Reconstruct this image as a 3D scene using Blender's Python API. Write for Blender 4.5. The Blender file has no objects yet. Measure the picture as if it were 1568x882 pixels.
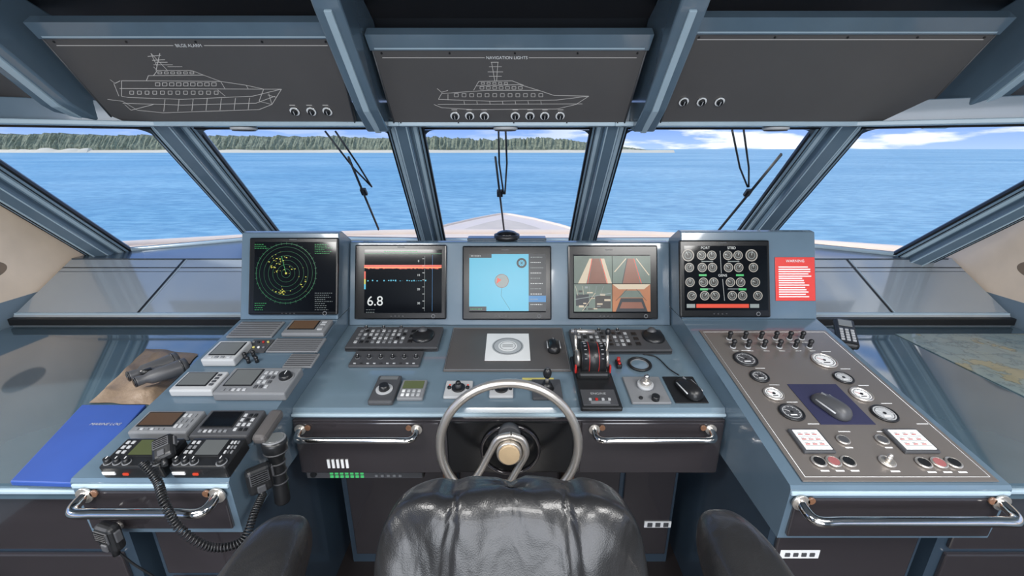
import bpy, bmesh, math, random
from mathutils import Vector, Matrix, noise
random.seed(4)
SC=bpy.context.scene
try: SC.view_settings.view_transform='Standard'
except Exception: pass
# ---------------------------------------------------------------- camera
F=670.0; PITCH=math.radians(18); CZ=1.70
cs,sn=math.cos(PITCH),math.sin(PITCH)
cam=bpy.data.cameras.new('camera'); co=bpy.data.objects.new('camera',cam); SC.collection.objects.link(co)
co.location=(0,0,CZ); co.rotation_euler=(math.pi/2-PITCH,0,0); cam.sensor_width=36; cam.lens=36*F/1600
cam.clip_start=0.02; cam.clip_end=9000
SC.camera=co
# survey helpers: turn a measurement in the photo into a real position on a known surface
def ray(u,v):
    x=(u-800)/F; y=(450-v)/F
    return Vector((x,cs+y*sn,-sn+y*cs))
def atY(u,v,Y):
    d=ray(u,v); return Vector((0,0,CZ))+d*(Y/d.y)
def atX(u,v,X):
    d=ray(u,v); return Vector((0,0,CZ))+d*(X/d.x)
class Frame:
    def __init__(s,y0,z0,y1,z1):
        b=Vector((0,y1-y0,z1-z0)); s.L=b.length; b.normalize()
        a=Vector((1,0,0)); n=a.cross(b); s.o=Vector((0,y0,z0)); s.b=b; s.n=n
        s.M=Matrix(((1,0,0,0),(0,b.y,n.y,y0),(0,b.z,n.z,z0),(0,0,0,1)))
    def p(s,u,v,h=0):
        d=ray(u,v); o=s.o+s.n*h; c=Vector((0,0,CZ))
        t=(o-c).dot(s.n)/d.dot(s.n); q=c+d*t-o
        return q.x,q.dot(s.b)
# ---------------------------------------------------------------- materials
def lin(c):
    r=[]
    for k in c:
        k=k/255.0; r.append(k/12.92 if k<=.04045 else ((k+.055)/1.055)**2.4)
    return (r[0],r[1],r[2],1)
def pm(name,col,rough=.5,metal=0,em=0,var=.08,vs=6,bump=0,bs=60,coat=0,stretch=None):
    m=bpy.data.materials.new(name); m.use_nodes=True; nt=m.node_tree; b=nt.nodes['Principled BSDF']
    c=lin(col)
    tc=nt.nodes.new('ShaderNodeTexCoord'); n=nt.nodes.new('ShaderNodeTexNoise'); n.inputs['Scale'].default_value=vs; n.inputs['Detail'].default_value=4
    src=tc.outputs['Object']
    if stretch:
        mp=nt.nodes.new('ShaderNodeMapping'); mp.inputs['Scale'].default_value=stretch; nt.links.new(src,mp.inputs[0]); src=mp.outputs[0]
    nt.links.new(src,n.inputs['Vector'])
    mx=nt.nodes.new('ShaderNodeMix'); mx.data_type='RGBA'
    mx.inputs[6].default_value=tuple(k*(1-var*2) for k in c[:3])+(1,); mx.inputs[7].default_value=tuple(min(1,k*(1+var*2)) for k in c[:3])+(1,)
    nt.links.new(n.outputs['Fac'],mx.inputs[0]); nt.links.new(mx.outputs[2],b.inputs['Base Color'])
    b.inputs['Roughness'].default_value=rough; b.inputs['Metallic'].default_value=metal
    if coat: b.inputs['Coat Weight'].default_value=coat; b.inputs['Coat Roughness'].default_value=.05
    if em:
        nt.links.new(mx.outputs[2],b.inputs['Emission Color']); b.inputs['Emission Strength'].default_value=em
        b.inputs['Base Color'].default_value=(0.01,0.01,0.01,1)
        nt.links.remove(b.inputs['Base Color'].links[0])
    if bump:
        n2=nt.nodes.new('ShaderNodeTexNoise'); n2.inputs['Scale'].default_value=bs; n2.inputs['Detail'].default_value=5
        nt.links.new(tc.outputs['Object'],n2.inputs['Vector'])
        bp=nt.nodes.new('ShaderNodeBump'); bp.inputs['Strength'].default_value=bump; bp.inputs['Distance'].default_value=.01
        nt.links.new(n2.outputs['Fac'],bp.inputs['Height']); nt.links.new(bp.outputs[0],b.inputs['Normal'])
    return m
M_blue=pm('blue_grey_paint',(90,109,124),.22,0,coat=.6)
M_pillar=pm('window_pillar_lightened',(112,134,150),.25,0,coat=.5)  # blue-grey paint lightened to offset the weak light on the pillars
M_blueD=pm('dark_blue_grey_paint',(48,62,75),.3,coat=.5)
M_blueL=pm('light_blue_grey_edge',(160,180,192),.3)
M_navy=pm('navy_recess',(16,21,28),.6)
M_desk=pm('desk_gloss_laminate',(102,121,134),.15,0,coat=.8)
M_wing=pm('wing_glass_top',(72,92,104),.05,0,coat=1)
M_dash=pm('dash_gloss_panel',(152,160,166),.14,0.1,coat=1,vs=1.5)
M_panel=pm('overhead_panel_grey',(88,86,86),.42,.15,vs=3,bump=.02,bs=400)
M_steel=pm('console_brushed_metal',(134,128,124),.28,.5,vs=2,bump=.02,bs=300)
M_drawer=pm('drawer_dark_gloss',(48,45,48),.12,coat=.9,stretch=(1,1,25))
M_woodRefl=pm('teak_and_reflection',(116,84,64),.3,var=.25,vs=10,coat=.5,stretch=(1,1,12))
M_black=pm('black_plastic',(28,29,31),.35)
M_black2=pm('satin_black_bezel',(17,18,20),.22)
M_dgrey=pm('dark_grey_plastic',(70,71,74),.42)
M_mgrey=pm('mid_grey_plastic',(120,122,125),.42)
M_lgrey=pm('light_grey_plastic',(176,178,180),.4)
M_white=pm('white_print',(228,229,229),.5)
M_paintGlow=pm('white_line_print_glow',(220,221,223),.5,em=.5)  # plain white print, given emission so the lines look brighter
M_chrome=pm('chrome',(232,229,225),.1,1,var=.02)
M_satin=pm('satin_steel',(218,212,204),.32,.85,var=.03)
def leather():
    m=pm('black_leather',(36,36,37),.31,0,coat=.2,var=.15); nt=m.node_tree; b=nt.nodes['Principled BSDF']; tc=nt.nodes.new('ShaderNodeTexCoord')
    mp=nt.nodes.new('ShaderNodeMapping'); mp.inputs['Scale'].default_value=(1.6,1,.7); nt.links.new(tc.outputs['Object'],mp.inputs[0])
    a=nt.nodes.new('ShaderNodeTexNoise'); a.inputs['Scale'].default_value=11; a.inputs['Detail'].default_value=2; a.inputs['Distortion'].default_value=.6; nt.links.new(mp.outputs[0],a.inputs[0])
    g=nt.nodes.new('ShaderNodeTexVoronoi'); g.inputs['Scale'].default_value=420; nt.links.new(tc.outputs['Object'],g.inputs[0])
    b1=nt.nodes.new('ShaderNodeBump'); b1.inputs['Strength'].default_value=.35; b1.inputs['Distance'].default_value=.02; nt.links.new(a.outputs[0],b1.inputs['Height'])
    b2=nt.nodes.new('ShaderNodeBump'); b2.inputs['Strength'].default_value=.22; b2.inputs['Distance'].default_value=.001; nt.links.new(g.outputs[0],b2.inputs['Height']); nt.links.new(b1.outputs[0],b2.inputs['Normal'])
    nt.links.new(b2.outputs[0],b.inputs['Normal']); return m
M_leather=leather()
M_cream=pm('cream_gelcoat',(244,222,202),.4,var=.03)
M_creamIn=pm('cream_moulding',(224,204,182),.5)
M_cloth=pm('tan_chamois_cloth',(130,112,94),.55,bump=.3,bs=60,var=.25)
M_folder=pm('blue_folder',(48,78,150),.45)
M_pad=pm('navy_mouse_pad',(40,42,72),.7,bump=.1,bs=500)
M_mat=pm('charcoal_mat',(84,81,80),.42,bump=.05,bs=300)
M_hub=pm('pale_wood_hub',(196,172,138),.35,.1,var=.15,vs=20,stretch=(1,8,1))
M_rub=pm('rubber_gasket',(14,16,18),.5)
M_scr=pm('screen_off_black',(10,12,16),.08)
M_lcd=pm('grey_lcd',(158,164,166),.2,em=.4)
M_lcdg=pm('green_lcd',(120,132,84),.2,em=.5)
M_lcdo=pm('brown_lcd',(120,92,70),.2,em=.5)
M_red=pm('red_plastic',(176,40,36),.35)
M_redp=pm('red_sign',(208,62,56),.4)
M_dred=pm('faded_red_button',(150,92,92),.4)
M_yel=pm('yellow_label',(200,190,110),.5)
M_floor=pm('dark_floor',(40,36,36),.4,var=.2)
M_ceil=pm('headliner',(130,136,142),.6)
M_wall=pm('wall_blue_grey',(110,127,140),.45)
def E(n,c,s=1.0,var=0.03): return pm(n,c,.3,em=s,var=var)
E_green=E('lit_green',(70,190,110)); E_dgreen=E('lit_dark_green',(40,112,72)); E_yel=E('lit_yellow',(205,202,80)); E_red=E('lit_red',(225,70,40)); E_or=E('lit_orange',(240,150,60))
E_cyan=E('lit_cyan',(70,190,220)); E_sea=E('lit_chart_blue',(84,182,214)); E_white=E('lit_white',(215,220,220)); E_grey=E('lit_grey',(140,150,150)); E_navy=E('lit_navy',(14,24,34)); E_blue=E('lit_blue',(30,120,180))
E_teak=E('lit_teak',(138,84,62),.9,.25); E_eng=E('lit_engine',(104,122,112),.9,.35); E_org=E('lit_aft',(180,112,66),.9,.3); E_beige=E('lit_beige',(205,190,165)); E_face=E('lit_gauge_face',(50,46,42)); E_sil=E('lit_silver',(176,172,164))
# ---------------------------------------------------------------- builder
I4=Matrix.Identity(4)
AX={'z':I4,'x':Matrix.Rotation(math.pi/2,4,'Y'),'y':Matrix.Rotation(-math.pi/2,4,'X')}
class B:
    def __init__(s,name,M=None):
        s.name=name; s.me=bpy.data.meshes.new(name); s.bm=bmesh.new(); s.mats=[]; s.M=M or I4
    def mi(s,m):
        if m not in s.mats: s.mats.append(m)
        return s.mats.index(m)
    def merge(s,t,mat,M=None,smooth=False):
        M=s.M if M is None else M
        i=s.mi(mat)
        for f in t.faces: f.material_index=i; f.smooth=smooth
        t.transform(M)
        if M.determinant()<0: bmesh.ops.reverse_faces(t,faces=t.faces[:])
        me=bpy.data.meshes.new('t'); t.to_mesh(me); t.free(); s.bm.from_mesh(me); bpy.data.meshes.remove(me)
    def box(s,c,sz,mat,bev=0,M=None,rz=0,seg=2):
        t=bmesh.new(); bmesh.ops.create_cube(t,size=1)
        bmesh.ops.scale(t,vec=sz,verts=t.verts)
        if bev>0:
            bev=min(bev,min(sz)*.45)
            bmesh.ops.bevel(t,geom=t.edges[:],offset=bev,segments=seg,affect='EDGES',profile=.5)
        t.transform(Matrix.Translation(c)@Matrix.Rotation(rz,4,'Z'))
        s.merge(t,mat,M)
    def cyl(s,c,r,h,mat,axis='z',r2=None,seg=24,M=None,bev=0):
        t=bmesh.new(); bmesh.ops.create_cone(t,cap_ends=True,segments=seg,radius1=r,radius2=r if r2 is None else r2,depth=h)
        if bev: 
            ed=[e for e in t.edges if abs(abs(e.verts[0].co.z)-h/2)<1e-6 and abs(e.verts[0].co.z-e.verts[1].co.z)<1e-6]
            bmesh.ops.bevel(t,geom=ed,offset=bev,segments=2,affect='EDGES',profile=.5)
        R=AX[axis] if isinstance(axis,str) else axis
        t.transform(Matrix.Translation(c)@R); 
        i=s.mi(mat); MM=s.M if M is None else M
        for f in t.faces: f.material_index=i; f.smooth=len(f.verts)<=4
        t.transform(MM); me=bpy.data.meshes.new('t'); t.to_mesh(me); t.free(); s.bm.from_mesh(me); bpy.data.meshes.remove(me)
    def sph(s,c,r,mat,M=None,seg=20,e=1.0,disp=None,R=None):
        t=bmesh.new(); bmesh.ops.create_uvsphere(t,u_segments=seg,v_segments=max(8,seg*2//3),radius=1)
        if isinstance(r,(int,float)): r=(r,r,r)
        for v in t.verts:
            q=v.co
            if e!=1.0: q=Vector([math.copysign(abs(k)**e,k) for k in q])
            q=Vector((q.x*r[0],q.y*r[1],q.z*r[2]))
            if disp: q=disp(q,v.co)
            v.co=q
        t.transform(Matrix.Translation(c)@(R or I4)); s.merge(t,mat,M,True)
    def torus(s,c,R,r,mat,axis='z',M=None,seg=36,ms=8):
        pts=[Vector((R*math.cos(2*math.pi*i/seg),R*math.sin(2*math.pi*i/seg),0)) for i in range(seg)]
        A=Matrix.Translation(c)@(AX[axis] if isinstance(axis,str) else axis)
        s.tube([A@p for p in pts],r,mat,closed=True,seg=ms,M=M)
    def ring(s,c,r0,r1,mat,M=None,seg=32,z=0):
        t=bmesh.new(); a=[];b=[]
        for i in range(seg):
            k=2*math.pi*i/seg; a.append(t.verts.new((c[0]+r0*math.cos(k),c[1]+r0*math.sin(k),c[2]))); b.append(t.verts.new((c[0]+r1*math.cos(k),c[1]+r1*math.sin(k),c[2])))
        for i in range(seg):
            j=(i+1)%seg; t.faces.new((a[i],b[i],b[j],a[j]))
        s.merge(t,mat,M)
    def tube(s,pts,r,mat,closed=False,seg=8,M=None,rad=None):
        pts=[Vector(p) for p in pts]; n=len(pts); t=bmesh.new(); rings=[]; up=None
        for i,p in enumerate(pts):
            if closed: d=(pts[(i+1)%n]-pts[i-1])
            else: d=pts[min(i+1,n-1)]-pts[max(i-1,0)]
            if d.length<1e-9: d=Vector((0,0,1))
            d.normalize()
            if up is None:
                up=Vector((0,0,1)) if abs(d.z)<.9 else Vector((1,0,0))
            sd=d.cross(up)
            if sd.length<1e-4: sd=d.cross(Vector((.3,1,.2)))
            sd.normalize(); up=sd.cross(d).normalized()
            rr=rad[i] if rad else r
            rings.append([t.verts.new(p+sd*math.cos(2*math.pi*k/seg)*rr+up*math.sin(2*math.pi*k/seg)*rr) for k in range(seg)])
        m=n if closed else n-1
        for i in range(m):
            A=rings[i];C=rings[(i+1)%n]
            for k in range(seg):
                l=(k+1)%seg; t.faces.new((A[k],A[l],C[l],C[k]))
        if not closed:
            t.faces.new(rings[0][::-1]); t.faces.new(rings[-1])
        bmesh.ops.recalc_face_normals(t,faces=t.faces[:])
        s.merge(t,mat,M,True)
    def line(s,pts,w,mat,z=.0012,M=None):
        for p,q in zip(pts[:-1],pts[1:]):
            p=Vector(p[:2]);q=Vector(q[:2]); d=q-p
            if d.length<1e-6: continue
            t=bmesh.new(); nn=Vector((-d.y,d.x)).normalized()*w/2
            vs=[t.verts.new((k.x,k.y,z)) for k in (p-nn,q-nn,q+nn,p+nn)]; t.faces.new(vs); s.merge(t,mat,M)
    def poly(s,pts,mat,M=None):
        t=bmesh.new(); t.faces.new([t.verts.new(p) for p in pts]); s.merge(t,mat,M)
    def rect(s,x0,y0,x1,y1,z,mat,M=None):
        s.poly([(x0,y0,z),(x1,y0,z),(x1,y1,z),(x0,y1,z)],mat,M)
    def prism(s,pts,z0,z1,mat,M=None,bev=0):
        t=bmesh.new(); a=[t.verts.new((p[0],p[1],z0)) for p in pts]; b=[t.verts.new((p[0],p[1],z1)) for p in pts]
        n=len(pts); t.faces.new(a[::-1]); t.faces.new(b)
        for i in range(n): j=(i+1)%n; t.faces.new((a[i],a[j],b[j],b[i]))
        bmesh.ops.recalc_face_normals(t,faces=t.faces[:])
        if bev: bmesh.ops.bevel(t,geom=t.edges[:],offset=bev,segments=2,affect='EDGES',profile=.5)
        s.merge(t,mat,M)
    def prismx(s,prof,x0,x1,mat,bev=0,M=None):   # profile in (y,z), swept along X
        t=bmesh.new(); a=[t.verts.new((x0,p[0],p[1])) for p in prof]; b=[t.verts.new((x1,p[0],p[1])) for p in prof]
        n=len(prof); t.faces.new(a[::-1]); t.faces.new(b)
        for i in range(n): j=(i+1)%n; t.faces.new((a[i],a[j],b[j],b[i]))
        bmesh.ops.recalc_face_normals(t,faces=t.faces[:])
        if bev: bmesh.ops.bevel(t,geom=t.edges[:],offset=bev,segments=2,affect='EDGES',profile=.5)
        s.merge(t,mat,I4 if M is None else M)
    def beam(s,p0,p1,w,d,tan,mat,bev=.004,off=(0,0)):
        p0=Vector(p0);p1=Vector(p1); z=(p1-p0); L=z.length; z.normalize(); y=z.cross(Vector(tan)).normalized(); x=y.cross(z)
        c=(p0+p1)/2+x*off[0]+y*off[1]
        Mx=Matrix(((x.x,y.x,z.x,c.x),(x.y,y.y,z.y,c.y),(x.z,y.z,z.z,c.z),(0,0,0,1)))
        s.box((0,0,0),(w,d,L),mat,bev,M=Mx)
    def text(s,txt,pos,size,mat,M=None,align='CENTER'):
        cu=bpy.data.curves.new('txt','FONT'); cu.body=txt; cu.size=size; cu.align_x=align; cu.align_y='CENTER'
        ob=bpy.data.objects.new('txt',cu); SC.collection.objects.link(ob); bpy.context.view_layer.update()
        me=bpy.data.meshes.new_from_object(ob.evaluated_get(bpy.context.evaluated_depsgraph_get()))
        t=bmesh.new(); t.from_mesh(me); t.transform(Matrix.Translation(pos)); s.merge(t,mat,M)
        bpy.data.objects.remove(ob); bpy.data.curves.remove(cu); bpy.data.meshes.remove(me)
    def done(s):
        bb=[v.co for v in s.bm.verts]
        c=sum(bb,Vector())/max(1,len(bb))
        for v in s.bm.verts: v.co-=c
        s.bm.to_mesh(s.me); s.bm.free()
        for m in s.mats: s.me.materials.append(m)
        o=bpy.data.objects.new(s.name,s.me); o.location=c; SC.collection.objects.link(o); return o
def curve(pts,n=10):
    out=[]; pts=[Vector(p) for p in pts]
    for i in range(len(pts)-1):
        p0=pts[max(i-1,0)];p1=pts[i];p2=pts[i+1];p3=pts[min(i+2,len(pts)-1)]
        for k in range(n):
            t=k/n; out.append(.5*((2*p1)+(-p0+p2)*t+(2*p0-5*p1+4*p2-p3)*t*t+(-p0+3*p1-3*p2+p3)*t**3))
    out.append(pts[-1]); return out
# ---------------------------------------------------------------- key surfaces
DK=Frame(1.15,.93,1.66,.995)            # centre desk
LC=Frame(.842,.939,1.565,1.059)         # left console
RC=Frame(.825,.933,1.56,1.064)          # right console
tl=math.radians(20)
def tilt(y,z,L): return Frame(y,z,y+L*math.sin(tl),z+L*math.cos(tl))
FC=tilt(1.66,.995,.35); FL=tilt(1.565,1.059,.345); FR=tilt(1.56,1.064,.345)
OP=Frame(2.05,1.80,1.83,2.06)
WG=Frame(.895,.88,1.92,.8801)           # wing counters
XL0,XL1=-1.07,-.685; XR0,XR1=.665,1.195
XW=2.425
# ---------------------------------------------------------------- room shell
b=B('floor'); b.box((0,.2,-.03),(5.1,5.4,.06),M_floor); b.done()
b=B('ceiling'); b.box((0,-.35,2.42),(5.1,3.7,.06),M_ceil)
b.prismx([(1.50,2.40),(1.98,2.20),(2.24,1.92),(2.24,1.96),(2.0,2.3),(1.5,2.46)],-2.5,2.5,M_navy)
b.done()
def sidewall(nm,sx):
    b=B(nm); x=sx*2.47
    def seg(y0,y1,z0,z1,m): b.box((x,(y0+y1)/2,(z0+z1)/2),(.06,y1-y0,z1-z0),m)
    seg(-2.2,2.5,0,1.0,M_wall); seg(-2.2,1.2,1.0,1.2,M_creamIn); seg(-2.2,1.75,1.9,2.42,M_wall); seg(-2.2,-1.7,1.2,1.9,M_wall); seg(-.3,-.15,1.2,1.9,M_wall)
    b.prismx([(1.2,1.0),(2.48,1.0),(2.42,1.12),(1.78,1.75),(1.7,1.9),(1.2,1.9)],x-.03,x+.03,M_creamIn)
    b.sph((x-sx*.027,1.90,1.16),(.006,.12,.05),M_cloth,seg=28)
    return b.done()
sidewall('wall_left',-1); sidewall('wall_right',1)
b=B('wall_back')
for x0,x1,z0,z1 in ((-2.5,-1.5,0,2.42),(1.5,2.5,0,2.42),(-1.5,1.5,2.1,2.42),(-1.5,1.5,0,.5)): b.box(((x0+x1)/2,-2.2,(z0+z1)/2),(x1-x0,.06,z1-z0),M_wall)
b.done()
# ---------------------------------------------------------------- windscreen
bot=[(-2.33,2.46,1.13),(-1.65,2.87,1.13),(-.52,2.78,1.13),(.455,2.78,1.13),(1.555,2.80,1.13),(2.22,2.35,1.13)]
top=[(-2.38,1.80,1.80),(-1.60,2.17,1.80),(-.505,2.18,1.80),(.46,2.18,1.80),(1.545,2.17,1.80),(2.42,1.66,1.80)]
pw=[.17,.20,.16,.16,.20,.15]
for i in range(6):
    b=B('trim_%d'%(i+1))
    j0=max(0,i-1);j1=min(5,i+1); tan=(Vector(bot[j1])-Vector(bot[j0])).normalized()
    p0=Vector(bot[i])+Vector((0,.02,-.05)); p1=Vector(top[i])+Vector((0,-.05,.05))
    b.beam(p0,p1,pw[i],.05,tan,M_pillar)
    b.beam(p0,p1,pw[i]*.42,.05,tan,M_blue,off=(0,-.045))
    for sg in (-1,1):
        b.beam(p0,p1,.012,.02,tan,M_rub,.002,off=(sg*(pw[i]/2+.004),-.008))
        b.beam(p0,p1,.018,.012,tan,M_blueL,.002,off=(sg*(pw[i]*.33),-.027))
        b.beam(p0,p1,.006,.006,tan,M_blueL,.001,off=(sg*(pw[i]*.16),-.071))
        b.beam(p0,p1,.004,.014,tan,M_rub,.001,off=(sg*(pw[i]*.43),-.022))
    b.done()
def glassmat():
    m=bpy.data.materials.new('clear_glass'); m.use_nodes=True; nt=m.node_tree; nt.nodes.clear()
    o=nt.nodes.new('ShaderNodeOutputMaterial'); t=nt.nodes.new('ShaderNodeBsdfTransparent'); g=nt.nodes.new('ShaderNodeBsdfGlossy'); g.inputs['Roughness'].default_value=.02
    n=nt.nodes.new('ShaderNodeTexNoise'); n.inputs['Scale'].default_value=2
    r=nt.nodes.new('ShaderNodeMapRange'); r.inputs[3].default_value=.03; r.inputs[4].default_value=.07; nt.links.new(n.outputs[0],r.inputs[0])
    x=nt.nodes.new('ShaderNodeMixShader'); nt.links.new(r.outputs[0],x.inputs[0]); nt.links.new(t.outputs[0],x.inputs[1]); nt.links.new(g.outputs[0],x.inputs[2]); nt.links.new(x.outputs[0],o.inputs[0]); t.inputs[0].default_value=(.97,.99,1,1)
    return m
M_glass=glassmat()
for i in range(5):
    b=B('window_%d'%(i+1)); A,Bq,C,D=[Vector(k) for k in (bot[i],bot[i+1],top[i+1],top[i])]
    b.poly([A,Bq,C,D],M_glass)
    b.tube([A+Vector((0,0,.0)),Bq],.014,M_rub); b.tube([D,C],.014,M_rub)
    ux=(C-D).normalized(); wl=pw[i]/2; wr=pw[i+1]/2
    dl=(A-D).normalized(); dr=(Bq-C).normalized()
    for (K,ex,ed,w) in ((D,ux,dl,wl),(C,-ux,dr,wr)):
        q=K+ex*w+ed*.02+Vector((0,-.012,0)); pts=[q]
        for k in range(7):
            a=math.pi/2*k/6; pts.append(q+ex*.06*(1-math.sin(a))+ed*.06*(1-math.cos(a)))
        b.poly(pts,M_blueD)
    b.done()
b=B('trim_7')
for i in range(5):
    b.beam(Vector(top[i])+Vector((0,-.02,.05)),Vector(top[i+1])+Vector((0,-.02,.05)),.1,.10,(0,0,1),M_blue)
    b.beam(Vector(top[i])+Vector((0,-.08,.005)),Vector(top[i+1])+Vector((0,-.08,.005)),.02,.12,(0,0,1),M_blueL)
b.done()
b=B('header_downlight')
for x in (-1.22,-.03,1.20): b.cyl((x,2.08,1.787),.055,.012,M_lgrey,seg=28); b.torus((x,2.08,1.780),.045,.004,M_dgrey); b.cyl((x,2.08,1.781),.02,.006,M_black)
b.done()
b=B('windscreen_sill')
b.prism([(-2.42,2.29),(-2.42,2.44),(-1.66,2.88),(-.5,2.80),(.45,2.80),(1.56,2.82),(2.24,2.40),(2.4,2.29)],1.09,1.127,M_blueD)
b.tube([Vector(p)+Vector((0,-.03,0)) for p in bot],.016,M_blueL)
b.done()
def dash(nm,x0,x1,seams):
    b=B(nm); b.prismx([(1.925,.60),(1.925,.90),(1.945,.93),(2.30,1.125),(2.34,1.125),(2.34,.60)],x0,x1,M_dash)
    b.box(((x0+x1)/2,1.925,.905),(x1-x0,.03,.035),M_rub,.004); b.box(((x0+x1)/2,1.955,.932),(x1-x0,.02,.012),M_blueL,.002)
    D=Frame(1.945,.93,2.30,1.125)
    for s0,s1 in seams: 
        b.line([(s0,0),(s1,D.L)],.012,M_rub,.0015,M=D.M); b.line([(s0+.014,0),(s1+.014,D.L)],.004,M_blueL,.0015,M=D.M)
    b.line([(x0,.33),(x1,.33)],.006,M_rub,.0015,M=D.M); b.line([(x0,.30),(x1,.30)],.003,M_blueD,.0015,M=D.M)
    b.done()
dash('dashboard_panel',-XW,-1.07,[(-1.83,-1.80)]); dash('dashboard_panel',1.195,XW,[(1.86,1.84)])
b=B('dashboard_shelf'); b.prismx([(1.93,1.05),(1.93,1.10),(2.30,1.122),(2.34,1.122),(2.34,1.05)],-1.069,1.194,M_blueD); b.done()
# ---------------------------------------------------------------- helm desk
b=B('helm_desk')
b.prismx([(1.15,.70),(1.15,.918),(1.158,.931),(1.66,.995),(1.69,.995),(1.69,.70)],XL1,XR0,M_desk)
b.box((-.01,1.146,.80),(1.345,.016,.20),M_drawer,.003)
for x0,x1 in ((-.675,-.225),(.215,.655)):
    b.box(((x0+x1)/2,1.136,.80),(x1-x0,.012,.19),M_drawer,.004)
b.box((-.005,1.139,.80),(.40,.01,.19),M_black2,.004)
b.sph((-.005,1.135,.795),(.095,.02,.085),M_black2,seg=28); b.torus((-.005,1.128,.795),.09,.006,M_drawer,axis='y')
b.box((-.01,1.155,.913),(1.35,.03,.010),M_blueL,.003)
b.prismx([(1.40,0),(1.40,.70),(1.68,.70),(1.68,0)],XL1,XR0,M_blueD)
for x in (-.235,.21): b.box((x,1.33,.36),(.03,.14,.68),M_woodRefl,.004)
for x0,x1 in ((-.66,-.26),(-.21,.19),(.24,.43),(.45,.65)): b.box(((x0+x1)/2,1.392,.34),(x1-x0,.015,.56),M_drawer,.004)
b.done()
def handle(nm,x0,x1,y,z,r=.011,so=.045):
    b=B(nm); b.tube(curve([(x0,y,z+.008),(x0+.002,y-so*.7,z+.002),(x0+.018,y-so,z),(x0+.06,y-so,z)],6)+curve([(x1-.06,y-so,z),(x1-.018,y-so,z),(x1-.002,y-so*.7,z+.002),(x1,y,z+.008)],6),r,M_chrome,seg=14)
    for x in (x0,x1): b.cyl((x,y-.003,z+.008),r*1.7,.006,M_satin,'y',seg=18)
    for x in (x0+.024,x1-.024): b.cyl((x,y-.003,z+.014),.009,.006,M_woodRefl,'y',seg=14)  # brown studs stand in for copper-toned reflections at the handle ends
    b.done()
handle('drawer_handle',-.655,-.295,1.129,.866,.010); handle('drawer_handle',.255,.615,1.129,.866,.010)
b=B('network_receiver'); p=atY(480,739,1.19);q=atY(665,757,1.19)
b.box(((p.x+q.x)/2,1.24,.668),(q.x-p.x,.12,.052),M_black,.004)
yy=1.178
b.box(((p.x+q.x)/2,yy+.001,.666),(q.x-p.x-.01,.006,.045),M_dgrey,.002)
for k in range(7):
    for j in range(2): b.box((p.x+.09+k*.017,yy-.003,.652+j*.014),(.010,.004,.008),E_green)
for k in range(5): b.box((p.x+.24+k*.02,yy-.003,.656),(.01,.004,.008),M_mgrey)
b.cyl((p.x+.03,yy-.004,.662),.01,.01,M_black,'y')
b.done()
b=B('vent_label')
for k in range(5): 
    q=atY(514+k*7.2,724,1.13); b.box((q.x,1.128,q.z),(.008,.003,.032),M_white)
b.done()
# ---------------------------------------------------------------- side consoles
def console(nm,Fr,x0,x1,yb):
    b=B(nm); y0,z0=Fr.o.y,Fr.o.z; e=Fr.o+Fr.b*Fr.L
    b.prismx([(y0+.006,.77),(y0,z0-.008),(y0+.006,z0),(e.y,e.z),(yb,e.z),(yb,.77)],x0,x1,M_blue,)
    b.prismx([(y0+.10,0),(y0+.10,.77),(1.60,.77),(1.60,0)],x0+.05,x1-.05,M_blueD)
    w=x1-x0
    b.box(((x0+x1)/2,y0+.001,z0-.09),(w-.03,.012,.115),M_drawer,.003)
    b.box(((x0+x1)/2,y0+.002,z0-.018),(w-.004,.012,.012),M_blueL,.003)
    for k in range(3): b.box(((x0+x1)/2,y0+.094,.62-.21*k),(w-.14,.014,.19),M_drawer,.004)
    b.done()
console('side_console',LC,XL0,XL1-.001,1.70); console('side_console',RC,XR0+.001,XR1,1.70)
handle('drawer_handle',-1.035,-.715,.836,.893,.012,.05); handle('drawer_handle',.69,1.17,.819,.887,.012,.05)
def housing(nm,Fr,x0,x1,dep):
    b=B(nm); y0,z0=Fr.o.y,Fr.o.z+.001; e=Fr.o+Fr.b*Fr.L
    b.prismx([(y0,z0),(e.y,e.z),(e.y+.03,e.z+.002),(e.y+dep,e.z-.05),(e.y+dep,z0)],x0,x1,M_blue,bev=.004); b.done()
housing('monitor_housing',FC,XL1+.002,XR0-.002,.12); housing('monitor_housing',FL,XL0,XL1,.12); housing('monitor_housing',FR,XR0,XR1,.12)
def wing(nm,x0,x1):
    b=B(nm); b.prismx([(.895,.83),(.895,.88),(1.92,.88),(1.92,.83)],x0,x1,M_wing)
    b.box(((x0+x1)/2,.892,.858),(x1-x0,.012,.012),M_blueL,.003)
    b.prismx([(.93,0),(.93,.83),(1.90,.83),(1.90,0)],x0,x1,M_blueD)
    for k in range(4): b.box(((x0+x1)/2,.924,.72-.2*k),(x1-x0-.06,.014,.18),M_drawer,.004)
    b.done()
wing('wing_counter',-XW,-1.072); wing('wing_counter',1.197,XW)
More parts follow.
